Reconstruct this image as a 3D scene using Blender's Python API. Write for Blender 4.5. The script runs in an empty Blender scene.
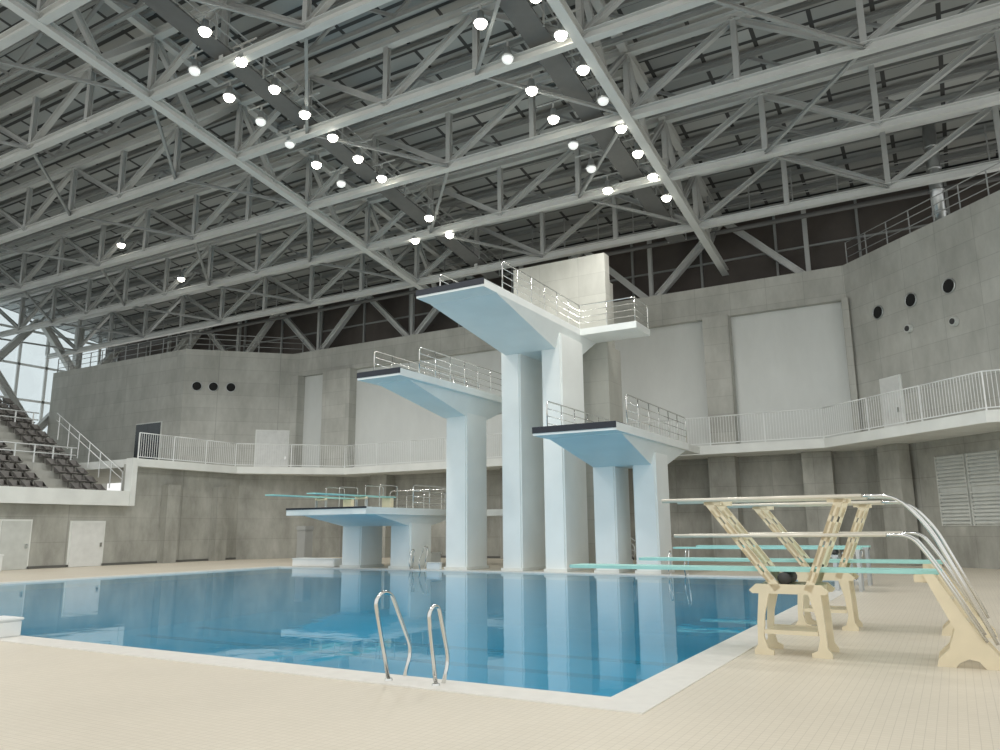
import bpy, bmesh, math, random
from mathutils import Vector, Matrix
random.seed(7)
S=bpy.context.scene
COL=S.collection
# ------------------------------------------------------------ materials
def newmat(n):
    m=bpy.data.materials.new(n); m.use_nodes=True; nt=m.node_tree
    return m,nt,nt.nodes['Principled BSDF']
def c4(c): return (c[0],c[1],c[2],1)
def simple(n,c,rough=.5,metal=0,noise=.06,scale=3.0,bump=0.0):
    m,nt,b=newmat(n)
    b.inputs['Roughness'].default_value=rough; b.inputs['Metallic'].default_value=metal
    g=nt.nodes.new('ShaderNodeNewGeometry')
    t=nt.nodes.new('ShaderNodeTexNoise'); t.inputs['Scale'].default_value=scale; t.inputs['Detail'].default_value=4
    nt.links.new(g.outputs['Position'],t.inputs['Vector'])
    r=nt.nodes.new('ShaderNodeValToRGB'); r.color_ramp.elements[0].position=.3; r.color_ramp.elements[1].position=.7
    r.color_ramp.elements[0].color=c4([x*(1-noise) for x in c]); r.color_ramp.elements[1].color=c4([min(1,x*(1+noise)) for x in c])
    nt.links.new(t.outputs['Fac'],r.inputs[0]); nt.links.new(r.outputs[0],b.inputs['Base Color'])
    return m
def concrete(n,c,pw=1.8,ph=.9,seam=.75,stain=.22,rough=.75,var=.9):
    m,nt,b=newmat(n); L=nt.links.new
    b.inputs['Roughness'].default_value=rough
    g=nt.nodes.new('ShaderNodeNewGeometry'); s=nt.nodes.new('ShaderNodeSeparateXYZ'); L(g.outputs['Position'],s.inputs[0])
    mu=nt.nodes.new('ShaderNodeMath'); mu.operation='MULTIPLY_ADD'; mu.inputs[1].default_value=-.37
    L(s.outputs['Y'],mu.inputs[0]); L(s.outputs['X'],mu.inputs[2])
    cb=nt.nodes.new('ShaderNodeCombineXYZ'); L(mu.outputs[0],cb.inputs[0]); L(s.outputs['Z'],cb.inputs[1])
    br=nt.nodes.new('ShaderNodeTexBrick'); br.offset=0
    br.inputs['Scale'].default_value=1; br.inputs['Brick Width'].default_value=pw; br.inputs['Row Height'].default_value=ph
    br.inputs['Mortar Size'].default_value=.012; br.inputs['Color1'].default_value=c4(c); br.inputs['Color2'].default_value=c4([x*var for x in c])
    br.inputs['Mortar'].default_value=c4([x*seam for x in c]); L(cb.outputs[0],br.inputs['Vector'])
    last=br.outputs['Color']
    for sc,zs,amt in ((.7,.5,stain),(2.6,.3,stain*.35)):
        t=nt.nodes.new('ShaderNodeTexNoise'); t.inputs['Scale'].default_value=sc; t.inputs['Detail'].default_value=9; t.inputs['Roughness'].default_value=.65
        mp=nt.nodes.new('ShaderNodeMapping'); mp.inputs['Scale'].default_value=(1,1,zs); L(g.outputs['Position'],mp.inputs[0]); L(mp.outputs[0],t.inputs['Vector'])
        r=nt.nodes.new('ShaderNodeValToRGB'); r.color_ramp.elements[0].position=.34; r.color_ramp.elements[1].position=.66
        r.color_ramp.elements[0].color=(1-amt,1-amt,1-amt*1.05,1); r.color_ramp.elements[1].color=(1+amt*.3,)*3+(1,)
        L(t.outputs['Fac'],r.inputs[0])
        mx=nt.nodes.new('ShaderNodeMixRGB'); mx.blend_type='MULTIPLY'; mx.inputs[0].default_value=1
        L(last,mx.inputs[1]); L(r.outputs[0],mx.inputs[2]); last=mx.outputs[0]
    L(last,b.inputs['Base Color'])
    return m
M={}
M['conc']=concrete('concrete_board_marked',(.545,.545,.505),stain=.20)
M['conc_low']=concrete('concrete_lower_wall',(.46,.46,.42),2.4,1.2,stain=.32)
M['core']=concrete('concrete_core',(.55,.55,.50),2.0,1.0,.8,.14)
M['panel']=concrete('pale_wall_panel',(.69,.71,.69),50,50,1,.05,.6,1)
M['balc']=simple('balcony_concrete',(.76,.78,.75),.6,0,.06,1.2)
M['dark']=simple('dark_upper_cladding',(.10,.085,.075),.6,0,.25,.6)
M['tower']=simple('tower_paint_pale_aqua',(.87,.90,.88),.45,0,.035,.8)
M['towerhi']=simple('slab_paint_pale_aqua',(.81,.86,.85),.45,0,.04,.8)
M['nosing']=simple('dark_navy_nosing',(.012,.017,.028),.4)
M['steel']=simple('roof_steel_grey_paint',(.62,.63,.61),.45,0,.06,1)
M['steel2']=simple('roof_steel_web_paint',(.50,.51,.495),.5,0,.06,1)
M['steel3']=simple('roof_steel_secondary_paint',(.34,.35,.34),.5,0,.06,1)
M['catwalk']=simple('catwalk_dark_steel',(.14,.14,.135),.6)
M['chrome']=simple('stainless_steel',(.72,.72,.70),.18,1,.02,5)
M['white']=simple('white_paint',(.80,.82,.81),.5,0,.03,2)
M['ivory']=simple('ivory_fibreglass',(.78,.69,.50),.4,0,.05,4)
M['ivrail']=simple('ivory_coated_rail',(.74,.70,.60),.3,.2,.03,4)
M['board']=simple('board_turquoise',(.38,.72,.67),.5,0,.05,3)
M['black']=simple('black_hole',(.008,.008,.008),.8)
M['rubber']=simple('dark_grey_plastic',(.05,.05,.05),.6)
M['seat']=simple('brown_stadium_seat',(.18,.17,.16),.5,0,.15,4)
M['stand']=concrete('grandstand_concrete',(.52,.52,.48),3,2,.85,.2)
M['door']=simple('door_pale_grey',(.72,.73,.71),.45)
M['louvre']=simple('louvre_pale_grey',(.58,.60,.57),.5)
M['duct']=simple('galvanised_duct',(.55,.57,.57),.3,.8,.1,3)
M['dkdoor']=simple('dark_glass_door',(.05,.055,.06),.2)
M['base']=simple('dark_skirting',(.12,.12,.11),.6)
M['edge']=simple('pool_edge_white_tile',(.78,.755,.70),.4,0,.04,6)
m,nt,b=newmat('deck_beige_mosaic_tile'); L=nt.links.new
g=nt.nodes.new('ShaderNodeNewGeometry'); br=nt.nodes.new('ShaderNodeTexBrick'); br.offset=0
br.inputs['Scale'].default_value=1; br.inputs['Brick Width'].default_value=.075; br.inputs['Row Height'].default_value=.075; br.inputs['Mortar Size'].default_value=.003
br.inputs['Color1'].default_value=(.735,.67,.555,1); br.inputs['Color2'].default_value=(.71,.645,.53,1); br.inputs['Mortar'].default_value=(.60,.54,.44,1)
L(g.outputs['Position'],br.inputs['Vector'])
t=nt.nodes.new('ShaderNodeTexNoise'); t.inputs['Scale'].default_value=.35; t.inputs['Detail'].default_value=5; L(g.outputs['Position'],t.inputs['Vector'])
r=nt.nodes.new('ShaderNodeValToRGB'); r.color_ramp.elements[0].position=.3;r.color_ramp.elements[1].position=.7
r.color_ramp.elements[0].color=(.92,.92,.92,1); r.color_ramp.elements[1].color=(1.03,1.03,1.03,1); L(t.outputs['Fac'],r.inputs[0])
mx=nt.nodes.new('ShaderNodeMixRGB'); mx.blend_type='MULTIPLY'; mx.inputs[0].default_value=1; L(br.outputs[0],mx.inputs[1]); L(r.outputs[0],mx.inputs[2]); L(mx.outputs[0],b.inputs['Base Color'])
b.inputs['Roughness'].default_value=.45; M['deck']=m
m,nt,b=newmat('pool_basin_blue'); L=nt.links.new
g=nt.nodes.new('ShaderNodeNewGeometry'); br=nt.nodes.new('ShaderNodeTexBrick'); br.offset=0
br.inputs['Scale'].default_value=1; br.inputs['Brick Width'].default_value=.5; br.inputs['Row Height'].default_value=.5; br.inputs['Mortar Size'].default_value=.015
br.inputs['Color1'].default_value=(.035,.50,.80,1); br.inputs['Color2'].default_value=(.033,.485,.78,1); br.inputs['Mortar'].default_value=(.03,.45,.74,1)
L(g.outputs['Position'],br.inputs['Vector']); L(br.outputs[0],b.inputs['Base Color']); b.inputs['Roughness'].default_value=.6; M['basin']=m
M['lane']=simple('lane_line_navy',(.01,.09,.22),.6)
m,nt,b=newmat('pool_water'); L=nt.links.new; nt.nodes.remove(b); out=nt.nodes['Material Output']
tr=nt.nodes.new('ShaderNodeBsdfTransparent'); tr.inputs[0].default_value=(.70,.93,.98,1)
df=nt.nodes.new('ShaderNodeBsdfDiffuse'); df.inputs[0].default_value=(.028,.37,.60,1)
m0=nt.nodes.new('ShaderNodeMixShader'); m0.inputs[0].default_value=.62; L(tr.outputs[0],m0.inputs[1]); L(df.outputs[0],m0.inputs[2])
gl=nt.nodes.new('ShaderNodeBsdfGlossy'); gl.inputs['Roughness'].default_value=.025; gl.inputs[0].default_value=(.95,.98,1,1)
fr=nt.nodes.new('ShaderNodeFresnel'); fr.inputs[0].default_value=1.33
mm_=nt.nodes.new('ShaderNodeMath'); mm_.operation='MULTIPLY'; mm_.inputs[1].default_value=.95; L(fr.outputs[0],mm_.inputs[0])
g=nt.nodes.new('ShaderNodeNewGeometry'); t=nt.nodes.new('ShaderNodeTexNoise'); t.inputs['Scale'].default_value=1.6; t.inputs['Detail'].default_value=3
L(g.outputs['Position'],t.inputs['Vector']); bp=nt.nodes.new('ShaderNodeBump'); bp.inputs['Strength'].default_value=.04; bp.inputs['Distance'].default_value=.07
L(t.outputs['Fac'],bp.inputs['Height']); L(bp.outputs[0],gl.inputs['Normal']); L(bp.outputs[0],fr.inputs['Normal'])
ms=nt.nodes.new('ShaderNodeMixShader'); L(mm_.outputs[0],ms.inputs[0]); L(m0.outputs[0],ms.inputs[1]); L(gl.outputs[0],ms.inputs[2]); L(ms.outputs[0],out.inputs[0]); M['water']=m
m,nt,b=newmat('tinted_glazing'); L=nt.links.new; nt.nodes.remove(b); out=nt.nodes['Material Output']
tr=nt.nodes.new('ShaderNodeBsdfTransparent'); tr.inputs[0].default_value=(.86,.91,.93,1); gl=nt.nodes.new('ShaderNodeBsdfGlossy'); gl.inputs['Roughness'].default_value=.05
ms=nt.nodes.new('ShaderNodeMixShader'); ms.inputs[0].default_value=.08; L(tr.outputs[0],ms.inputs[1]); L(gl.outputs[0],ms.inputs[2]); L(ms.outputs[0],out.inputs[0]); M['glass']=m
m,nt,b=newmat('roof_deck_panels'); L=nt.links.new
g=nt.nodes.new('ShaderNodeNewGeometry'); br=nt.nodes.new('ShaderNodeTexBrick'); br.offset=0
br.inputs['Scale'].default_value=1; br.inputs['Brick Width'].default_value=2.06; br.inputs['Row Height'].default_value=.75; br.inputs['Mortar Size'].default_value=.09; br.inputs['Mortar Smooth'].default_value=.2
br.inputs['Color1'].default_value=(.54,.55,.53,1); br.inputs['Color2'].default_value=(.33,.34,.33,1); br.inputs['Mortar'].default_value=(.07,.07,.068,1)
L(g.outputs['Position'],br.inputs['Vector']); L(br.outputs[0],b.inputs['Base Color']); b.inputs['Roughness'].default_value=.7; M['ceil']=m
m,nt,b=newmat('lamp_lens_glow'); b.inputs['Base Color'].default_value=(1,1,1,1)
b.inputs['Emission Color'].default_value=(1,.96,.82,1); b.inputs['Emission Strength'].default_value=18; M['lens']=m
m,nt,b=newmat('lamp_lens_off'); b.inputs['Base Color'].default_value=(.8,.85,.85,1); b.inputs['Emission Color'].default_value=(1,1,.95,1); b.inputs['Emission Strength'].default_value=.5; M['lensoff']=m
# ------------------------------------------------------------ helpers
W={}
def obj(name,me,mat=None):
    o=bpy.data.objects.new(name,me)
    if mat is not None and len(me.materials)==0: me.materials.append(mat)
    COL.objects.link(o); W[o]=Vector((0,0,0)); return o
def bm2(name,bm,mat,smooth=False):
    bmesh.ops.recalc_face_normals(bm,faces=bm.faces)
    me=bpy.data.meshes.new(name); bm.to_mesh(me); bm.free()
    if smooth:
        for p in me.polygons: p.use_smooth=True
    return obj(name,me,mat)
def addbox(bm,x0,x1,y0,y1,z0,z1,bev=0):
    r=bmesh.ops.create_cube(bm,size=1)
    for v in r['verts']:
        v.co=Vector((x0+(v.co.x+.5)*(x1-x0),y0+(v.co.y+.5)*(y1-y0),z0+(v.co.z+.5)*(z1-z0)))
    if bev:
        es=list({e for v in r['verts'] for e in v.link_edges}); bmesh.ops.bevel(bm,geom=es,offset=bev,segments=2,affect='EDGES')
def box(name,x0,x1,y0,y1,z0,z1,mat,bev=0):
    bm=bmesh.new(); addbox(bm,x0,x1,y0,y1,z0,z1,bev); return bm2(name,bm,mat)
def addprism(bm,poly,ax,a,b):
    def P(u,v,w): return {'x':(w,u,v),'y':(u,w,v),'z':(u,v,w)}[ax]
    A=[bm.verts.new(P(u,v,a)) for u,v in poly]; B=[bm.verts.new(P(u,v,b)) for u,v in poly]
    n=len(poly); bm.faces.new(A); bm.faces.new(B[::-1])
    for i in range(n): bm.faces.new((A[i],A[(i+1)%n],B[(i+1)%n],B[i]))
def fillet(pts,r,n=5):
    pts=[Vector(p) for p in pts]; out=[pts[0]]
    for i in range(1,len(pts)-1):
        a,b_,c=pts[i-1],pts[i],pts[i+1]; d1=(a-b_);d2=(c-b_); rr=min(r,d1.length*.48,d2.length*.48)
        p=b_+d1.normalized()*rr; q=b_+d2.normalized()*rr
        for k in range(n+1):
            t=k/n; out.append((1-t)**2*p+2*t*(1-t)*b_+t*t*q)
    out.append(pts[-1]); return out
def addtube(bm,pts,r,sides=8):
    pts=[Vector(p) for p in pts]; rings=[]
    up=None
    for i,p in enumerate(pts):
        d=(pts[min(i+1,len(pts)-1)]-pts[max(i-1,0)]).normalized()
        if up is None:
            up=Vector((0,0,1)) if abs(d.z)<.9 else Vector((1,0,0))
        up=(up-d*up.dot(d)).normalized(); s=d.cross(up)
        rings.append([bm.verts.new(p+(up*math.cos(2*math.pi*k/sides)+s*math.sin(2*math.pi*k/sides))*r) for k in range(sides)])
    for a,b_ in zip(rings,rings[1:]):
        for k in range(sides): bm.faces.new((a[k],a[(k+1)%sides],b_[(k+1)%sides],b_[k]))
    bm.faces.new(rings[0]); bm.faces.new(rings[-1][::-1])
def tube(name,pts,r,mat,sides=8,fr=0):
    bm=bmesh.new(); addtube(bm,fillet(pts,fr) if fr else pts,r,sides); return bm2(name,bm,mat,True)
def thing(name,loc,label,cat,group=None,kind=None):
    o=bpy.data.objects.new(name,None); o.empty_display_size=.3; o.location=loc; COL.objects.link(o); W[o]=Vector(loc)
    tag(o,label,cat,group,kind); return o
def tag(o,label,cat,group=None,kind=None):
    o['label']=label; o['category']=cat
    if group: o['group']=group
    if kind: o['kind']=kind
    return o
def st(o): o['kind']='structure'; return o
def attach(c,p):
    wc=W[c]; c.parent=p; c.location=wc-W[p]; return c
def kids(o): return [c for c in list(bpy.data.objects) if c.parent==o]
def tree(o): return [(c,tree(c)) for c in kids(o)]
def dup(root,loc,tr_,rotz=None,label=None):
    n=root.copy(); n.location=loc; COL.objects.link(n)
    if rotz is not None: n.rotation_euler=(0,0,rotz)
    if label: n['label']=label
    def rec(tr,p):
        for c,sub in tr:
            k=c.copy(); k.parent=p; COL.objects.link(k); rec(sub,k)
    rec(tr_,n); return n
def hmesh(name,w,h,t,mat):
    bm=bmesh.new()
    addbox(bm,0,1,-w/2,w/2,h/2-t,h/2); addbox(bm,0,1,-w/2,w/2,-h/2,-h/2+t); addbox(bm,0,1,-t/2,t/2,-h/2+t,h/2-t)
    me=bpy.data.meshes.new(name); bmesh.ops.recalc_face_normals(bm,faces=bm.faces); bm.to_mesh(me); bm.free(); me.materials.append(mat); return me
HW=hmesh('web_member',.21,.22,.025,M['steel2']); HD=hmesh('brace_member',.12,.12,.02,M['steel3']); HC=hmesh('chord_member',.32,.34,.035,M['steel']); HP=hmesh('purlin_member',.14,.22,.02,M['steel3'])
HB=hmesh('large_chord_member',.36,.34,.04,M['steel']); HG=hmesh('glazing_brace_member',.5,.5,.05,M['steel'])
def member(name,p,q,me,parent=None):
    p=Vector(p);q=Vector(q);d=q-p
    o=bpy.data.objects.new(name,me); COL.objects.link(o); W[o]=p.copy()
    o.location=p; x=d.normalized(); up=Vector((0,0,1)) if abs(x.z)<.95 else Vector((0,1,0))
    y=up.cross(x).normalized(); z=x.cross(y)
    o.rotation_mode='XYZ'; o.rotation_euler=Matrix((x,y,z)).transposed().to_euler(); o.scale=(d.length,1,1)
    if parent: attach(o,parent)
    return o
# ------------------------------------------------------------ camera
cam=bpy.data.cameras.new('camera'); co=bpy.data.objects.new('camera',cam); COL.objects.link(co); S.camera=co
cam.sensor_width=36; cam.lens=27.9; cam.clip_end=500
R=Matrix.Rotation(math.radians(29.9),3,'Z')@Matrix.Rotation(math.pi/2+math.atan(.2),3,'X')@Matrix.Rotation(-math.radians(.5),3,'Z')
co.matrix_world=Matrix.Translation((2.7071,-7.2548,1.6))@R.to_4x4()
# ------------------------------------------------------------ floor & pool
WX0,WX1,WY0,WY1=-25.0,-.35,.15,20.0
bm=bmesh.new()
for a in [(-62,WX0-.5,-16,36),(WX1+.5,20,-16,36),(WX0-.5,WX1+.5,-16,WY0-.5),(WX0-.5,WX1+.5,WY1+.3,36)]:
    addbox(bm,a[0],a[1],a[2],a[3],-.3,0)
st(bm2('floor',bm,M['deck']))
bm=bmesh.new()
for a in [(WX0-.5,WX0,WY0-.5,WY1+.3),(WX1,WX1+.5,WY0-.5,WY1+.3),(WX0,WX1,WY0-.5,WY0),(WX0,WX1,WY1,WY1+.3)]:
    addbox(bm,a[0],a[1],a[2],a[3],-.28,.012)
st(bm2('trim_1',bm,M['edge']))
pool=thing('swimming_pool',((WX0+WX1)/2,(WY0+WY1)/2,-2),'deep blue still diving pool set into a beige tiled deck','swimming pool')
bm=bmesh.new()
addbox(bm,WX0-.2,WX1+.2,WY0-.2,WY1+.2,-2.2,-2.0)
addbox(bm,WX0-.2,WX0,WY0,WY1,-2,-.28); addbox(bm,WX1,WX1+.2,WY0,WY1,-2,-.28); addbox(bm,WX0,WX1,WY0-.2,WY0,-2,-.28); addbox(bm,WX0,WX1,WY1,WY1+.2,-2,-.28)
attach(bm2('basin',bm,M['basin']),pool)
bm=bmesh.new(); bmesh.ops.create_grid(bm,x_segments=1,y_segments=1,size=.5)
for v in bm.verts: v.co=Vector(((WX0+WX1)/2+v.co.x*(WX1-WX0),(WY0+WY1)/2+v.co.y*(WY1-WY0),-.04))
attach(bm2('water_surface',bm,M['water']),pool)
for y_ in (11.5,14.0):
    bm=bmesh.new(); addbox(bm,-23,-2,y_-.2,y_+.2,-1.998,-1.98); attach(bm2('lane_line',bm,M['lane']),pool)
# ------------------------------------------------------------ walls
def wallseg(bm,p,q,z0,z1,th):
    p=Vector(p);q=Vector(q);d=(q-p).normalized();n=Vector((-d.y,d.x))*th
    addprism(bm,[p,q,q+n,p+n],'z',z0,z1)
bm=bmesh.new(); wallseg(bm,(-35.0,-14),(-35.0,18.6),0,2.99,.3); wallseg(bm,(-35.0,18.6),(-35.0,26.2),0,5.2,.3)
wallseg(bm,(-35.0,26.2),(-31.0,32.4),0,5.2,.3)
st(bm2('wall_left_lower',bm,M['conc_low']))
bm=bmesh.new(); wallseg(bm,(-31,32.4),(-.6,32.4),0,5.7,.3); wallseg(bm,(-.6,32.4),(8.6,23.2),0,5.2,.3); addbox(bm,-37,-.5,32.25,32.7,5.0,5.6)
st(bm2('wall_back_lower',bm,M['conc_low']))
bm=bmesh.new()
addbox(bm,-37,-.7,32.0,32.5,12.3,14.0)
for a,b_ in [(-37,-35.9),(-33.6,-31.2),(-19.5,-17.8),(-7.55,-6.25),(-.9,-.6)]:
    addbox(bm,a,b_,31.65,32.5,5.5,12.3)
st(bm2('wall_back',bm,M['conc']))
bm=bmesh.new(); addbox(bm,-37,-.7,32.35,32.6,5.5,12.3); st(bm2('wall_back_panels',bm,M['panel']))
k=2
for x in (-28.5,-19,-13.1,-7.0,-2.6):
    st(box('trim_%d'%k,x-.65,x+.65,31.5,32.4,0,5.07,M['conc_low'])); k+=1
for y in (21.2,24.6):
    st(box('trim_%d'%k,-35.0,-34.45,y-.4,y+.4,0,4.2,M['conc_low'])); k+=1
st(box('baseboard_left',-35.0,-34.95,-14,26.2,0.001,.12,M['base']))
st(box('baseboard_back',-31,-.7,32.34,32.4,0.001,.12,M['base']))
def cyl_hole(name,c,n,r,lab):
    t=thing(name,c,lab,'round window',group='round portholes in concrete block')
    bm=bmesh.new(); bmesh.ops.create_cone(bm,cap_ends=True,segments=28,radius1=r,radius2=r,depth=.04)
    q=Vector((0,0,1)).rotation_difference(Vector(n)).to_matrix().to_4x4()
    bmesh.ops.transform(bm,matrix=Matrix.Translation(Vector(c)+Vector(n)*.03)@q,verts=bm.verts)
    attach(bm2('pane',bm,M['black']),t)
    bm=bmesh.new(); pts=[Vector(c)+Vector(n)*.04+q.to_3x3()@Vector((math.cos(a)*r,math.sin(a)*r,0)) for a in [2*math.pi*i/28 for i in range(29)]]
    addtube(bm,pts,.03,6); attach(bm2('rim',bm,M['duct'],True),t)
    return t
bm=bmesh.new(); wallseg(bm,(-.7,32.0),(6.0,25.3),5.5,14.0,.5); wallseg(bm,(6.0,25.3),(18,25.3),5.5,14,.5); st(bm2('wall_right',bm,M['conc']))
bm=bmesh.new(); wallseg(bm,(-41.5,26.7),(-36.2,32.0),5.5,13.9,.5); wallseg(bm,(-57,26.7),(-41.5,26.7),5.5,13.9,.5); st(bm2('wall_left',bm,M['conc']))
s2=.70711
for (x,y) in [(.7,30.6),(2.08,29.22),(3.5,27.8)]:
    cyl_hole('porthole',(x,y,11.1),(-s2,-s2,0),.30,'dark round porthole recessed in pale concrete block')
for (x,y) in [(-40.9,27.3),(-40.15,28.05),(-39.35,28.85)]:
    cyl_hole('porthole',(x,y,11.35),(s2,-s2,0),.31,'dark round porthole in faceted concrete block beside balcony')
for (x,y,z) in [(1.9,29.4,9.9),(3.55,27.75,9.6)]:
    t=thing('wall_speaker',(x,y,z),'small pale round wall fitting on concrete block','speaker',group='small round wall fittings')
    q=Vector((0,0,1)).rotation_difference(Vector((-s2,-s2,0))).to_matrix().to_4x4()
    for nm,r,d,mm in (('housing',.2,.14,M['louvre']),('grille',.13,.2,M['rubber'])):
        bm=bmesh.new(); bmesh.ops.create_cone(bm,cap_ends=True,segments=20,radius1=r,radius2=r*.9,depth=d)
        bmesh.ops.transform(bm,matrix=Matrix.Translation(Vector((x-.06,y-.06,z)))@q,verts=bm.verts); attach(bm2(nm,bm,mm),t)
bm=bmesh.new(); addbox(bm,-62,20,34.0,34.3,12,20)
st(bm2('wall_back_upper',bm,M['dark']))
bm=bmesh.new()
for x in range(-60,14,4): addbox(bm,x-.06,x+.06,33.85,34.0,13.5,19)
addbox(bm,-60,14,33.9,34.0,15.9,16.0)
st(bm2('trim_%d'%k,bm,M['steel3'])); k+=1
st(box('ceiling_ledge',-62,20,32.5,34.2,13.4,13.6,M['dark']))
bm=bmesh.new(); addbox(bm,-60.3,-60,-14,34,0,9.2); st(bm2('wall_left_end',bm,M['conc']))
w=bmesh.new()
for y in [y*2.2-14 for y in range(0,23)]: addbox(w,-60.1,-59.95,y-.1,y+.1,9.2,21)
for z in (9.2,12,14.8,17.6): addbox(w,-60.1,-59.95,-14,34,z-.09,z+.09)
st(bm2('window_1',w,M['white']))
st(box('window_2',-60.2,-60.18,-14,34,9.2,21,M['glass']))
# ------------------------------------------------------------ balcony
BZ=5.5
bm=bmesh.new()
addprism(bm,[(-60,18.8),(-34.5,18.8),(-34.5,25.5),(-30,30),(-2,30),(4,24),(18,24),(18,25.6),(6.2,25.6),(-.7,32.3),(-36,32.3),(-41.6,26.9),(-60,26.9)],'z',BZ-.42,BZ)
bal=bm2('balcony_slab',bm,M['balc']); tag(bal,'long pale concrete balcony slab wrapping round the hall','balcony')
PL=2.6; RH=1.38
def rail_panel(L_):
    t=thing('balcony_railing',(0,0,BZ),'white metal balcony railing with thin vertical bars','railing',group='white balcony railing panels')
    attach(tube('handrail',[(0,0,BZ+RH),(L_,0,BZ+RH)],.026,M['white'],6),t)
    attach(box('bottom_rail',0,L_,-.02,.02,BZ+.08,BZ+.12,M['white']),t)
    attach(box('post',-.025,.025,-.025,.025,BZ,BZ+RH,M['white']),t)
    n=int(L_/.13); first=None
    for i in range(1,n):
        if first is None:
            first=box('baluster',-.009,.009,-.009,.009,BZ+.12,BZ+RH-.02,M['white']); attach(first,t); first.location.x+=i*L_/n; x0=first.location.x-i*L_/n
        else:
            c=first.copy(); COL.objects.link(c); c.location.x=x0+i*L_/n
    return t
protos={}
def rail_run(p,q):
    p=Vector(p);q=Vector(q);L_=(q-p).length; n=max(1,round(L_/PL)); l=round(L_/n,4); ang=math.atan2(q.y-p.y,q.x-p.x)
    if l not in protos:
        t=rail_panel(l); protos[l]=(t,tree(t)); t.location=(p.x,p.y,BZ); t.rotation_euler=(0,0,ang); s_=1
    else: s_=0
    t,tr_=protos[l]
    for i in range(s_,n):
        a=p+(q-p)*(i/n); dup(t,(a.x,a.y,BZ),tr_,ang)
rail_run((-34.6,18.9),(-34.6,25.45)); rail_run((-34.6,25.45),(-30.05,30.08)); rail_run((-30.05,30.08),(-2.0,30.08)); rail_run((-2.0,30.08),(4.05,24.08)); rail_run((4.05,24.08),(9.2,24.08))
# ------------------------------------------------------------ doors & lower details
def door(i,pc,n,w_,h_,z0,mat,double=False):
    n=Vector((n[0],n[1],0)); u=Vector((-n.y,n.x,0)); pc=Vector((pc[0],pc[1],0))
    d=bpy.data.objects.new('door_%d'%i,None); COL.objects.link(d); W[d]=Vector((pc.x,pc.y,z0)); d.location=W[d]; st(d)
    def slab(name,u0,u1,z_0,z_1,dd,mm):
        bm=bmesh.new(); P=[pc+u*u0+n*.0,pc+u*u1,pc+u*u1+n*dd,pc+u*u0+n*dd]; addprism(bm,[(p.x,p.y) for p in P],'z',z_0,z_1); return attach(bm2(name,bm,mm),d)
    slab('frame',-w_/2-.08,w_/2+.08,z0,z0+h_+.08,.05,M['balc'])
    if double:
        slab('leaf',-w_/2,-.01,z0+.01,z0+h_,.09,mat); slab('leaf',.01,w_/2,z0+.01,z0+h_,.09,mat)
    else: slab('leaf',-w_/2,w_/2,z0+.01,z0+h_,.09,mat)
    slab('handle',w_/2-.2,w_/2-.1,z0+.95,z0+1.15,.16,M['chrome'])
door(1,(-35.0,16.7),(1,0),1.7,2.15,.0,M['door'])
door(2,(-35.0,13.2),(1,0),1.3,2.2,.0,M['louvre'])
door(3,(-44.8,26.7),(0,-1),2.6,3.5,BZ,M['dkdoor'],True)
door(4,(-37.3,30.9),(s2,-s2),2.1,2.9,BZ,M['door'])
door(5,(.9,30.4),(-s2,-s2),1.1,2.5,BZ,M['door'])
lc=Vector((3.35,28.45))
L0=thing('louvre_window',(3.6,28.2,1.6),'pale grey louvred ventilation window with two panels in lower wall','window')
n=Vector((-s2,-s2)); u=Vector((s2,-s2))
def lv(name,u0,u1,z0,z1,d0,d1,mat):
    bm=bmesh.new(); P=[lc+u*u0+n*d0,lc+u*u1+n*d0,lc+u*u1+n*d1,lc+u*u0+n*d1]; addprism(bm,[(p.x,p.y) for p in P],'z',z0,z1); return attach(bm2(name,bm,mat),L0)
lv('backing',-1.5,1.5,1.6,4.4,-.05,.02,M['louvre'])
for a,b_ in ((-1.5,-.05),(.05,1.5)):
    for z0 in (1.6,3.05): 
        bm=bmesh.new()
        for i in range(9):
            z=z0+.08+i*.145; P=[lc+u*(a+.05)+n*.02,lc+u*(b_-.05)+n*.02,lc+u*(b_-.05)+n*.08,lc+u*(a+.05)+n*.08]; addprism(bm,[(p.x,p.y) for p in P],'z',z,z+.08)
        attach(bm2('louvre_slats',bm,M['louvre']),L0)
    for uu in (a,b_-.05): lv('frame_upright',uu,uu+.05,1.6,4.4,0,.10,M['louvre'])
for i,(cx,cy) in enumerate([(.9,30.6),(6.5,25.0)]):
    bm=bmesh.new(); c=Vector((cx,cy)); P=[c-u*.6,c+u*.6,c+u*.6+n*.6,c-u*.6+n*.6]; addprism(bm,[(p.x,p.y) for p in P],'z',0,5.07); st(bm2('trim_%d'%k,bm,M['conc_low'])); k+=1
# ------------------------------------------------------------ grandstand
GS=thing('grandstand',(-40,10,0),'stepped concrete spectator stand behind white parapet','grandstand')
prof=[(-35.0,3.01)]; x=-35.0; z=3.01
for i in range(14):
    if i: z+=.46
    prof.append((x,z)); x-=.82; prof.append((x,z))
prof+= [(-52,z),(-52,2.9),(-35.35,2.9),(-35.35,3.0),(-35.0,3.0)]
bm=bmesh.new(); addprism(bm,prof,'y',-12,18.5); attach(bm2('steps',bm,M['stand']),GS)
bm=bmesh.new(); addbox(bm,-34.98,-34.45,-12,18.49,3.0,3.75)
attach(bm2('parapet',bm,M['balc']),GS)
bm=bmesh.new(); addprism(bm,[(-34.40,3.0),(-34.40,5.5),(-34.97,5.5),(-34.97,3.0)],'y',18.5,18.79); attach(bm2('side_wall',bm,M['balc']),GS)
bm=bmesh.new()
addprism(bm,[(-.22,0.40),(.22,.43),(.24,.40),(.2,.37),(-.18,.34),(-.3,.72),(-.33,.71)],'y',-.22,.22)
addbox(bm,-.05,.0,-.03,.03,0,.38)
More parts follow.
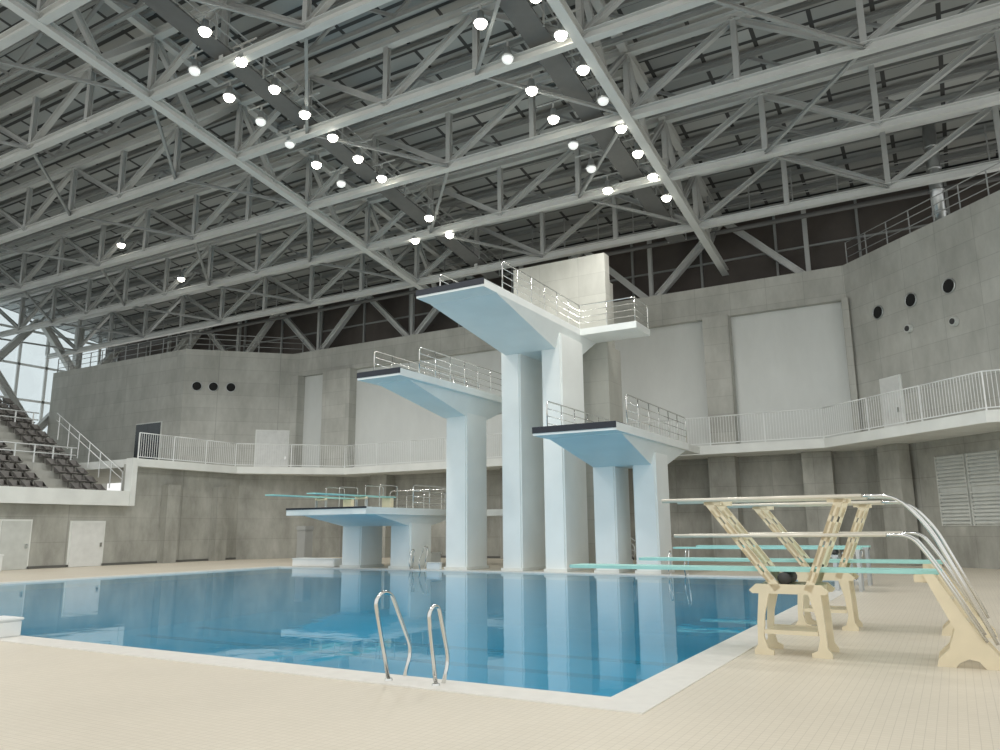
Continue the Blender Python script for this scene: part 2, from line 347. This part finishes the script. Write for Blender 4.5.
s0=bm2('stadium_seat',bm,M['seat']); tag(s0,'brown moulded stadium seat on concrete step','seat',group='brown seats of the grandstand')
first=True
for i in range(14):
    zz=3.01+.46*i; xx=-35.0-.82*i-.45
    ymin=-7.25+(2.7-xx)/2.1
    y=18.0
    while y>ymin:
        if not (15.2<y<16.3):
            if first: o=s0; first=False
            else: o=s0.copy(); COL.objects.link(o)
            o.location=(xx,y,zz)
        y-=.62
for i_ in (5,10):
    z0=3.01+.46*i_; x0=-35.0-.82*i_-.08
    t=thing('crush_barrier',(x0,15,z0),'white tubular crowd rail standing among stadium seats','railing',group='white crowd rails')
    for zz in (.55,.95): attach(tube('rail',[(x0,11,z0+zz),(x0,18.3,z0+zz)],.035,M['white'],6),t)
    for yy in range(11,19): attach(box('post',x0-.03,x0+.03,yy-.03,yy+.03,z0,z0+.95,M['white']),t)
t=thing('stair_handrail',(-36.5,18.65,3.7),'white sloping handrail beside grandstand steps','railing')
for dz in (1.2,.8): attach(tube('rail',[(-35.4,18.65,3.6+dz),(-42,18.65,7.3+dz)],.025,M['white'],6),t)
for i in range(7): attach(box('post',-35.44-i*1.05,-35.40-i*1.05,18.63,18.67,3.4+i*.589,4.8+i*.589,M['white']),t)
# ------------------------------------------------------------ diving platforms
def guard(root,path,zb,h=1.05,nr=4,sp=1.1):
    path=[Vector((p[0],p[1],zb)) for p in path]
    up=Vector((0,0,h)); tops=[p+up for p in path]
    top=tube('guard_rail',[path[0]]+[tops[0]]+tops[1:]+[path[-1]],.026,M['chrome'],8,.18); attach(top,root)
    for i in range(1,nr):
        c=tube('rail',[p+up*(i/nr) for p in path],.016,M['chrome'],6); attach(c,top)
    for a,b_ in zip(path,path[1:]):
        n=max(1,round((b_-a).length/sp))
        for j in range(1,n+1 if b_!=path[-1] else n):
            p=a+(b_-a)*(j/n); attach(tube('post',[p,p+up],.02,M['chrome'],6),top)
    return top
def platform(label,z,x0,x1,yl,yb,legs,ycol,ydep,th=1.15,hz0=.9,inset=.22,dark=True):
    t=thing('diving_platform',((x0+x1)/2,ycol+ydep/2,0),label,'diving platform',group='concrete diving platforms')
    bm=bmesh.new()
    addbox(bm,x0,x1,yl,yb,z-.28,z-.001)
    attach(bm2('slab',bm,M['tower']),t)
    bm=bmesh.new()
    st_=[(yl+hz0,.02),(ycol-.05,th),(ycol+ydep,th)]
    if yb>ycol+ydep+.1: st_.append((yb-.05,.02))
    rings=[]
    for (y,d) in st_:
        it=inset; ib=inset+min(.25,d*.25)
        rings.append([bm.verts.new(v) for v in ((x0+it,y,z-.28),(x1-it,y,z-.28),(x1-ib,y,z-.28-d),(x0+ib,y,z-.28-d))])
    for a,b_ in zip(rings,rings[1:]):
        for i in range(4): bm.faces.new((a[i],a[(i+1)%4],b_[(i+1)%4],b_[i]))
    bm.faces.new(rings[0]); bm.faces.new(rings[-1][::-1])
    attach(bm2('haunch',bm,M['towerhi']),t)
    for a,b_ in legs: 
        o=box('leg',a,b_,ycol,ycol+ydep,0,z-.28-.3,M['tower'],.06); attach(o,t)
        attach(box('leg_plinth',a-.04,b_+.04,ycol-.04,ycol+ydep+.04,.002,.12,M['balc']),t)
    bm=bmesh.new()
    if dark: addbox(bm,x0-.01,x1+.01,yl-.03,yl+.02,z-.2,z+.01); addbox(bm,x0-.01,x1+.01,yl,yl+1.0,z,z+.012)
    else: addbox(bm,x0-.01,x1+.01,yl-.03,yl+.02,z-.05,z+.02)
    attach(bm2('lip_strip',bm,M['nosing']),t)
    return t
T10=platform('tallest pale aqua concrete diving platform on twin legs with side landing',10,-13.1,-10.3,14.3,24.0,[(-13.1,-12.2),(-11.2,-10.3)],20.3,2.2,.95,inset=.0)
attach(box('landing',-10.3,-7.8,22.3,24.0,9.72,10,M['tower']),T10)
guard(T10,[(-10.36,15.7),(-10.36,22.36),(-7.86,22.36),(-7.86,23.95)],10)
guard(T10,[(-13.04,15.7),(-13.04,23.9)],10)
T7=platform('pale aqua concrete diving platform on a single broad leg',7.5,-16.4,-14.4,15.1,24.0,[(-15.85,-14.8)],20.3,1.7,.85)
guard(T7,[(-14.46,16.4),(-14.46,23.9)],7.5); guard(T7,[(-16.34,16.0),(-16.34,23.9)],7.5)
T5=platform('lower wide pale aqua diving platform on twin legs',5,-9.4,-6.4,16.0,24.0,[(-9.1,-8.2),(-7.5,-6.6)],20.3,1.5,.8,inset=.15)
guard(T5,[(-6.46,17.2),(-6.46,23.9)],5); guard(T5,[(-9.34,17.0),(-9.34,22.8)],5)
T3=platform('low broad aqua concrete platform carrying two springboards',2.55,-21.7,-17.4,17.0,24.0,[(-21.5,-20.4),(-18.75,-17.65)],20.3,1.6,.45,dark=False)
guard(T3,[(-17.46,20.2),(-17.46,23.9),(-21.6,23.9)],2.55,1.0,4)
core=thing('stair_core',(-12,25.2,0),'tall raw concrete stair core behind the diving platforms','stair tower')
bm=bmesh.new(); addbox(bm,-14.5,-9.8,24.05,24.6,0,13.9); addbox(bm,-14.5,-14.1,24.6,26,0,13.9); addbox(bm,-10.2,-9.8,24.6,25.6,0,9.6); addbox(bm,-14.1,-10.2,25.6,26,0,13.0)
attach(bm2('shaft_walls',bm,M['core']),core)
for zz in (7.2,4.7,2.25):
    x0,x1={7.2:(-16.4,-14.5),4.7:(-9.8,-6.4),2.25:(-21.7,-14.5)}[zz]
    attach(box('link_landing',x0,x1,24.05,25.6,zz,zz+.29,M['balc']),core)
t=thing('stair_handrail',(-9.0,23.5,0),'stainless sloping handrails of a small stair by tower base','railing')
for yy in (22.9,23.7):
    attach(tube('rail',[(-8.5,yy,0),(-8.5,yy,.95),(-9.75,yy,1.75),(-9.75,yy,.0)],.03,M['chrome'],6,.15),t); attach(tube('rail',[(-8.5,yy,.5),(-9.75,yy,1.3)],.025,M['chrome'],6),t)
bm=bmesh.new(); addprism(bm,[(x_+1.2,z_) for x_,z_ in [(-9.75,0),(-9.75,.2),(-10.05,.2),(-10.05,.4),(-10.35,.4),(-10.35,.6),(-10.65,.6),(-10.65,.8),(-10.95,.8),(-10.95,0)]],'y',23.0,23.6)
attach(bm2('steps',bm,M['balc']),t)
# ------------------------------------------------------------ springboards (3 m)
def boardmesh(bm,x0,x1,yc,z,w_=.5,ax='x'):
    h=w_/2; pl=[(x0+.08,yc-h),(x0,yc-h+.08),(x0,yc+h-.08),(x0+.08,yc+h),(x1,yc+h),(x1,yc-h)]
    if ax=='y': pl=[(v,u_) for u_,v in pl]
    addprism(bm,pl,'z',z-.045,z)
def sb3(xc,lab):
    t=thing('springboard',(xc,20,2.56),lab,'springboard',group='three metre springboards')
    bm=bmesh.new(); boardmesh(bm,14.9,19.9,xc,3.05,.5,'y'); attach(bm2('board',bm,M['board']),t)
    bm=bmesh.new(); addbox(bm,xc-.3,xc+.3,17.6,18.2,2.56,2.60); addbox(bm,xc-.3,xc-.24,17.85,17.95,2.6,2.9); addbox(bm,xc+.24,xc+.3,17.85,17.95,2.6,2.9); attach(bm2('fulcrum_stand',bm,M['duct']),t)
    bm=bmesh.new(); addtube(bm,[(xc-.3,17.9,2.945),(xc+.3,17.9,2.945)],.055,12); attach(bm2('roller',bm,M['ivory'],True),t)
    attach(box('anchor_stand',xc-.25,xc+.25,19.55,19.75,2.56,3.0,M['ivory'],.02),t)
    for dx in (-.38,.38):
        attach(tube('handrail',[(xc+dx,18.6,2.56),(xc+dx,18.6,3.5),(xc+dx,19.8,3.5),(xc+dx,19.8,2.56)],.016,M['chrome'],8,.12),t)
sb3(-20.6,'turquoise springboard with low stand on broad concrete platform')
sb3(-18.4,'turquoise springboard with low stand on broad concrete platform')
# ------------------------------------------------------------ springboards (1 m) on right deck
def slotarm(bm,p,q,w0,w1,y0,y1,n=4):
    p=Vector(p);q=Vector(q);d=q-p;dn=d.normalized();nn=Vector((-dn.y,dn.x))
    def W_(t): return w0+(w1-w0)*t
    for s in (-1,1):
        a=p+nn*s*W_(0)/2;b_=q+nn*s*W_(1)/2;i_=-s*.036
        addprism(bm,[tuple(a),tuple(b_),tuple(b_+nn*i_),tuple(a+nn*i_)],'y',y0,y1)
    for k_ in range(n+1):
        t=k_/n; c=p+d*t; hw=W_(t)/2-.001; e=dn*.13
        addprism(bm,[tuple(c-nn*hw-e),tuple(c+nn*hw-e),tuple(c+nn*hw+e),tuple(c-nn*hw+e)],'y',y0,y1)
def sb1(yc,label,full=True):
    t=thing('springboard_stand',(1.2,yc,0),label,'springboard',group='one metre springboards on deck')
    bm=bmesh.new(); boardmesh(bm,-2.4,2.5,yc,1.08,.5); attach(bm2('board',bm,M['board']),t)
    if not full:
        bm=bmesh.new()
        for s_ in (-1,1): addbox(bm,1.82,1.92,yc+s_*.22-.03,yc+s_*.22+.03,0.013,.84)
        addbox(bm,1.78,1.96,yc-.25,yc+.25,.84,.9)
        attach(bm2('pedestal_frame',bm,M['duct']),t)
        attach(tube('fulcrum_roller',[(1.87,yc-.25,.965),(1.87,yc+.25,.965)],.065,M['rubber'],12),t)
        bm=bmesh.new()
        for s_ in (-1,1):
            for a_ in (2.2,2.42): addbox(bm,a_-.04,a_+.04,yc+s_*.22-.03,yc+s_*.22+.03,0,.98)
        addbox(bm,2.14,2.48,yc-.25,yc+.25,.98,1.034); attach(bm2('board_anchor',bm,M['duct']),t)
        return t
    for sg in (-1,1):
        y0=yc+sg*.3-.03;y1=yc+sg*.3+.03
        bm=bmesh.new()
        addprism(bm,[(.30,.76),(1.20,.76),(1.24,.80),(1.15,.88),(.35,.88),(.26,.80)],'y',y0,y1)
        addprism(bm,[(.38,.76),(.51,.76),(.44,.5),(.41,.22),(.45,.08),(.52,.05),(.52,0),(.28,0),(.28,.05),(.33,.12),(.34,.4)],'y',y0,y1)
        addprism(bm,[(1.14,.76),(.99,.76),(1.06,.5),(1.09,.22),(1.05,.08),(.98,.05),(.98,0),(1.22,0),(1.22,.05),(1.17,.12),(1.16,.4)],'y',y0,y1)
        addprism(bm,[(.42,.26),(1.07,.26),(1.07,.31),(.42,.31)],'y',y0,y1)
        attach(bm2('pedestal_frame',bm,M['ivory']),t)
        bm=bmesh.new(); slotarm(bm,(.55,.92),(-.15,1.86),.10,.10,y0,y1,3)
        addbox(bm,-.27,-.04,y0,y1,1.91,1.97); attach(bm2('rail_support_arm',bm,M['ivory']),t)
        bm=bmesh.new(); slotarm(bm,(1.04,.92),(1.42,1.86),.10,.10,y0,y1,3)
        addbox(bm,1.31,1.53,y0,y1,1.91,1.97); attach(bm2('rail_support_arm',bm,M['ivory']),t)
        yr=yc+sg*.355
        attach(tube('handrail',[(-.85,yr,1.98),(1.72,yr,1.98)],.027,M['ivrail'],10),t)
        attach(tube('mid_rail',[(-.7,yr,1.5),(1.95,yr,1.5)],.024,M['ivrail'],10),t)
        attach(tube('rail_bend',[(1.70,yr,1.98),(2.10,yr,1.98),(2.42,yr,1.6),(2.98,yr,.28)],.019,M['chrome'],10,.3),t)
        attach(tube('rail_bend',[(1.93,yr,1.5),(2.22,yr,1.5),(2.42,yr,1.2),(2.88,yr,.30)],.018,M['chrome'],10,.2),t)
        bm=bmesh.new()
        addprism(bm,[(2.30,1.04),(2.42,1.04),(2.72,.5),(2.97,.16),(3.06,.06),(3.06,0),(2.84,0),(2.78,.08),(2.68,.1),(2.58,.05),(2.54,0),(2.35,0),(2.37,.08),(2.49,.2),(2.57,.42)],'y',y0,y1)
        attach(bm2('stair_stringer',bm,M['ivory']),t)
    for (x_,z_) in ((2.50,.72),(2.65,.47),(2.78,.22)):
        attach(box('tread',x_-.08,x_+.1,yc-.27,yc+.27,z_,z_+.035,M['ivory'],.01),t)
    attach(box('fulcrum_deck',.35,1.15,yc-.27,yc+.27,.80,.87,M['ivory'],.01),t)
    attach(tube('fulcrum_roller',[(.7,yc-.27,.95),(.7,yc+.27,.95)],.08,M['rubber'],14),t)
    attach(box('board_anchor',2.2,2.45,yc-.27,yc+.27,.94,1.034,M['ivory'],.01),t)
    attach(box('cross_tie',.45,1.04,yc-.27,yc+.27,.265,.305,M['ivory'],.01),t)
    return t
a=sb1(3.85,'ivory springboard stand with turquoise board and chrome rails'); tr_=tree(a)
dup(a,(1.2,6.85,0),tr_)
a=sb1(15.0,'low turquoise springboard on simple grey metal legs',False); tr_=tree(a); a.location.x=-.75; dup(a,(-.75,17.3,0),tr_)
# ------------------------------------------------------------ pool ladders
def grab(x,y,label,group='chrome pool ladder rails'):
    t=thing('pool_ladder',(x,y,0),label,'pool ladder',group)
    for X,pr in ((x,[(-.14,.01),(-.40,.86),(-.28,.95),(-.12,.92),(.27,.28),(.13,-.03)]),(x+.62,[(-.14,.01),(-.28,.74),(-.2,.82),(-.10,.80),(.10,.24),(.0,.01)])):
        attach(tube('grab_rail',[(X,y+a_,b_) for a_,b_ in pr],.022,M['chrome'],10,.12),t)
        bm=bmesh.new(); bmesh.ops.create_cone(bm,cap_ends=True,segments=16,radius1=.045,radius2=.04,depth=.02); bmesh.ops.translate(bm,vec=(X,y-.14,.022),verts=bm.verts); attach(bm2('flange',bm,M['chrome']),t)
    for z_ in (-.3,-.6,-.9): attach(box('rung',x,x+.62,y+.20,y+.28,z_,z_+.03,M['chrome']),t)
    return t
a=grab(-2.80,-.02,'chrome pool ladder with two curved grab rails at pool edge'); tr_=tree(a)
for (x,y,r_) in ((-.2,18.9,math.pi/2),(-5.6,20.15,math.pi),(-16.9,20.15,math.pi)):
    dup(a,(x,y,0),tr_,r_,'distant chrome pool ladder at the far pool edge')
# ------------------------------------------------------------ loose items
def blockthing(name,x0,x1,y0,y1,h,label,cat,mat=None):
    t=thing(name,((x0+x1)/2,(y0+y1)/2,.012),label,cat)
    attach(box('body',x0,x1,y0,y1,.012,h*.88,mat or M['white'],.02),t); attach(box('lid',x0-.03,x1+.03,y0-.03,y1+.03,h*.88,h,mat or M['white'],.02),t); return t
blockthing('equipment_box',-19.6,-17.9,22.2,23.0,.62,'low white box standing between the broad platform legs','box')
blockthing('starting_step',-16.6,-15.95,20.02,20.22,.3,'small white step block at pool edge','step')
blockthing('storage_bench',-24.6,-22.0,20.4,21.2,.38,'long low white bench by the pool corner','bench')
blockthing('utility_cabinet',-27.9,-27.3,24.0,24.6,1.9,'tall grey utility cabinet near concrete wall','cabinet',M['steel3'])
blockthing('utility_cabinet',-25.2,-24.4,24.6,25.2,1.3,'short grey utility cabinet near concrete wall','cabinet',M['steel3'])
blockthing('starting_block',-10.9,-10.35,-.28,.1,.3,'white starting block at the near pool edge','starting block')
blockthing('folding_table',-34.6,-33.5,10.2,12.0,.75,'white table with boxed front beside lower wall','table')
# ------------------------------------------------------------ roof
SL=.15
def zb(y): return 15+SL*(33-y)
ceil_z=3.3
bm=bmesh.new()
y0,y1=-9.0,34.3
addprism(bm,[(y0,zb(y0)+ceil_z),(y1,zb(y1)+ceil_z),(y1,zb(y1)+ceil_z+.3),(y0,zb(y0)+ceil_z+.3)],'x',-62,20)
st(bm2('ceiling',bm,M['ceil']))
XS=[-6.5+4.125*i for i in range(-13,6)]
D=2.7
YT=[27.8,23.3,18.8,14.4,10,5.6,1.2]
Y=YT[0]; z=zb(Y)
t=thing('roof_truss',(-20,Y,z),'large pale grey steel roof truss spanning the hall','roof truss',group='main roof trusses')
member('bottom_chord',(XS[0],Y,z),(XS[-1],Y,z),HC,t); member('top_chord',(XS[0],Y,z+D),(XS[-1],Y,z+D),HC,t)
for i,x in enumerate(XS):
    member('vertical_strut',(x,Y,z+.1),(x,Y,z+D-.1),HW,t)
    if i<len(XS)-1:
        a_,b_=((x,Y,z+.1),(XS[i+1],Y,z+D-.1)) if i%2 else ((x,Y,z+D-.1),(XS[i+1],Y,z+.1))
        member('diagonal_strut',a_,b_,HW,t)
tr_=tree(t)
for Y in YT[1:]: dup(t,(-20,Y,zb(Y)),tr_)
# large V struts between back wall head and roof edge beam
t=thing('eaves_bracing',(-20,33.0,14),'row of large pale V shaped steel struts above back wall','roof truss')
member('edge_beam',(-57,33.0,18.0),(10,33.0,18.0),HB,t)
for i in range(2,len(XS)-3,2):
    if i+2<len(XS)-3:
        member('diagonal_strut',(XS[i],33.0,13.9),(XS[i+1],33.0,17.9),HB,t); member('diagonal_strut',(XS[i+2],33.0,13.9),(XS[i+1],33.0,17.9),HB,t)
    member('vertical_strut',(XS[i],33.0,13.9),(XS[i],33.0,17.9),HW,t)
# slim intermediate trusses under deck
Y=YT[0]-2.2; z=zb(Y)
t=thing('slim_roof_truss',(-20,Y,z),'slim grey steel truss between the large roof trusses','roof truss',group='slim roof trusses')
member('bottom_chord',(XS[0],Y,z+D-1.3),(XS[-1],Y,z+D-1.3),HP,t); member('top_chord',(XS[0],Y,z+D+.1),(XS[-1],Y,z+D+.1),HP,t)
for i,x in enumerate(XS[:-1]):
    xm=x+2.0625
    member('diagonal_strut',(x,Y,z+D),(xm,Y,z+D-1.25),HD,t); member('diagonal_strut',(xm,Y,z+D-1.25),(XS[i+1],Y,z+D),HD,t)
tr_=tree(t)
for Y in YT[1:-1]: dup(t,(-20,Y-2.2,zb(Y-2.2)),tr_)
X=-23.0; t=thing('cross_truss',(X,17,zb(17)),'sloping pale grey steel girder linking the roof trusses','roof truss',group='sloping roof girders')
ya,yb=33.0,YT[-1]-6
member('bottom_chord',(X,ya,zb(ya)-.05),(X,yb,zb(yb)-.05),HB,t); member('top_chord',(X,ya,zb(ya)+D+.05),(X,yb,zb(yb)+D+.05),HC,t)
YG=[32.2]+YT
for i in range(len(YG)-1):
    A,B=YG[i],YG[i+1]
    mid=(A+B)/2
    member('diagonal_strut',(X,A,zb(A)+D-.1),(X,mid,zb(mid)+.1),HW,t); member('diagonal_strut',(X,mid,zb(mid)+.1),(X,B,zb(B)+D-.1),HW,t)
tr_=tree(t)
for X in (-6.5,10.0): dup(t,(X,17,zb(17)),tr_)
p0=member('roof_purlin',(XS[0],33.4,zb(33.4)+ceil_z-.14),(XS[-1],33.4,zb(33.4)+ceil_z-.14),HP)
tag(p0,'long thin grey steel purlin under roof deck','beam',group='roof purlins')
y=31.9
while y>-8:
    q=p0.copy(); COL.objects.link(q); q.location=(XS[0],y,zb(y)+ceil_z-.14); y-=1.5
for i in range(len(YT)-1):
    A,B=YT[i],YT[i+1]
    for j in range(0,len(XS)-1,2):
        xa,xb=(XS[j],XS[j+1]) if i%2 else (XS[j+1],XS[j])
        o=member('roof_brace',(xa,A,zb(A)+.02),(xb,B,zb(B)+.02),HD); tag(o,'thin grey diagonal steel brace between roof trusses','beam',group='roof braces')
def catwalk(X,ya,yb,off):
    t=thing('lighting_catwalk',(X,(ya+yb)/2,zb((ya+yb)/2)+off),'dark narrow steel catwalk hung under the roof trusses','catwalk',group='roof catwalks')
    bm=bmesh.new(); addprism(bm,[(ya,zb(ya)+off),(yb,zb(yb)+off),(yb,zb(yb)+off+.08),(ya,zb(ya)+off+.08)],'x',X-.45,X+.45); attach(bm2('walkway',bm,M['catwalk']),t)
    for s in (-.45,.45):
        for h in (.5,1.0): attach(tube('rail',[(X+s,ya,zb(ya)+off+h),(X+s,yb,zb(yb)+off+h)],.03,M['steel2'],6),t)
        y=ya
        while y>=yb: attach(box('post',X+s-.03,X+s+.03,y-.03,y+.03,zb(y)+off,zb(y)+off+1.0,M['steel2']),t); y-=2.25
catwalk(-18.85,29.5,-3,.35); catwalk(-8.0,29.5,-3,.35)
t=thing('service_gantry',(-20,30.2,zb(30.2)),'dark service gantry with cable trays along back of roof','catwalk')
attach(box('walkway',-56.5,9,29.8,30.6,zb(30)+1.2,zb(30)+1.3,M['catwalk']),t)
for yy in (29.8,30.6):
    for h in (1.75,2.2): attach(tube('rail',[(-56.5,yy,zb(30)+h),(9,yy,zb(30)+h)],.03,M['steel3'],6),t)
for i in range(0,33): attach(box('post',-56.4+i*2-.03,-56.4+i*2+.03,29.77,29.83,zb(30)+1.2,zb(30)+3.1,M['steel3']),t)
attach(tube('service_pipe',[(-56.5,30.9,zb(30)+1.0),(9,30.9,zb(30)+1.0)],.12,M['catwalk'],10),t)
t=thing('ventilation_duct',(3.5,28.9,14),'grey galvanised ventilation duct rising above concrete block','duct')
attach(tube('pipe',[(3.5,28.9,13.6),(3.5,28.9,18.6)],.26,M['duct'],16),t)
for z_ in (14.6,15.6,16.6,17.6): attach(tube('band',[(3.5,28.9,z_),(3.5,28.9,z_+.08)],.30,M['duct'],16),t)
def parapet(p,q,z):
    p=Vector(p);q=Vector(q)
    t=thing('parapet_rail',(p.x,p.y,z),'grey steel safety rail on top of concrete block','railing',group='parapet rails')
    for h in (.4,.8,1.15): attach(tube('rail',[(p.x,p.y,z+h),(q.x,q.y,z+h)],.025,M['steel3'],6),t)
    n=max(2,round((q-p).length/1.4))
    for i in range(n+1):
        a_=p+(q-p)*i/n; attach(box('post',a_.x-.025,a_.x+.025,a_.y-.025,a_.y+.025,z,z+1.15,M['steel3']),t)
parapet((-.5,32.1),(6.1,25.5),14.0); parapet((-56.9,26.95),(-41.5,26.95),13.9); parapet((-41.4,26.95),(-36.1,32.2),13.9)
for i,(a_,b_) in enumerate([((-58,33,9.3),(-58,26,18)),((-57.3,26,9.3),(-57.3,33,18)),((-56,33.3,12),(-49,33.3,18)),((-58,19,9.3),(-58,25.7,18)),((-57.3,25.7,9.3),(-57.3,19,18)),((-58.7,29.5,9.3),(-58.7,29.5,18.5)),((-58.7,22.5,9.3),(-58.7,22.5,19))]):
    o=member('window_brace',a_,b_,HG); tag(o,'thick pale steel cross brace in front of glazing','beam',group='glazing braces')
# ------------------------------------------------------------ lamps
def lamp():
    t=thing('high_bay_lamp',(0,0,0),'round glowing high bay lamp hanging under roof steel','lamp',group='roof floodlights')
    bm=bmesh.new(); prof=[(.06,.5),(.11,.48),(.12,.3),(.17,.22),(.24,.07),(.22,.07),(.15,.19)]
    n=20; rings=[[bm.verts.new((r*math.cos(2*math.pi*k/n),r*math.sin(2*math.pi*k/n),z)) for k in range(n)] for r,z in prof]
    for a,b_ in zip(rings,rings[1:]):
        for k_ in range(n): bm.faces.new((a[k_],a[(k_+1)%n],b_[(k_+1)%n],b_[k_]))
    bm.faces.new(rings[0]); attach(bm2('housing',bm,M['duct'],True),t)
    bm=bmesh.new(); bmesh.ops.create_uvsphere(bm,u_segments=20,v_segments=12,radius=.2)
    for v in bm.verts: v.co.z=v.co.z*.85+.05
    attach(bm2('lens',bm,M['lens'],True),t)
    attach(box('stem',-.025,.025,-.025,.025,.5,.8,M['steel2']),t)
    attach(box('cross_arm',-.72,.72,-.025,.025,.75,.8,M['steel2']),t)
    return t
lamps=[]
for i in range(7): lamps.append((-17.9,8.4+i*1.62,1))
for i in range(6): lamps.append((-19.9,9.6+i*1.62,i in (1,4)))
lamps+=[(-17.9,21.8,1),(-17.9,23.6,1),(-19.9,23.4,1)]
for i in range(8): lamps.append((-6.95,12.0+i*1.8,i not in (3,)))
for i in range(7): lamps.append((-9.1,12.2+i*1.8,1 if i in (0,2,3,6) else 0))
lamps+=[(-37.0,18.4,1),(-37.5,22.9,1)]
L1=lamp(); tr1=tree(L1)
for i,(x,y,on) in enumerate(lamps):
    p=(x,y,zb(y)+(-.22 if x>-30 else .55))
    if i==0: L1.location=p; o=L1
    else: o=dup(L1,p,tr1)
    if not on:
        for c in o.children:
            if c.name.startswith('lens'):
                c.data=c.data.copy(); c.data.materials.clear(); c.data.materials.append(M['lensoff'])
        o['label']='round unlit high bay lamp hanging under roof steel'
# ------------------------------------------------------------ light
w=bpy.data.worlds.new('world'); S.world=w; w.use_nodes=True
bg=w.node_tree.nodes['Background']; bg.inputs[0].default_value=(.99,1,.98,1); bg.inputs[1].default_value=1.05
for (x,y) in [(-18.9,3),(-18.9,12),(-18.9,21),(-8,3),(-8,12),(-8,21),(-38,12),(-28,8),(3,6),(3,-3),(-8,-4),(-30,22)]:
    l=bpy.data.lights.new('downlight','SPOT'); l.energy=1400; l.shadow_soft_size=.6; l.color=(1,.98,.94); l.spot_size=math.radians(150); l.spot_blend=.6
    o=bpy.data.objects.new('downlight',l); o.location=(x,y,zb(y)-.8); COL.objects.link(o)
S.view_settings.view_transform='Standard'
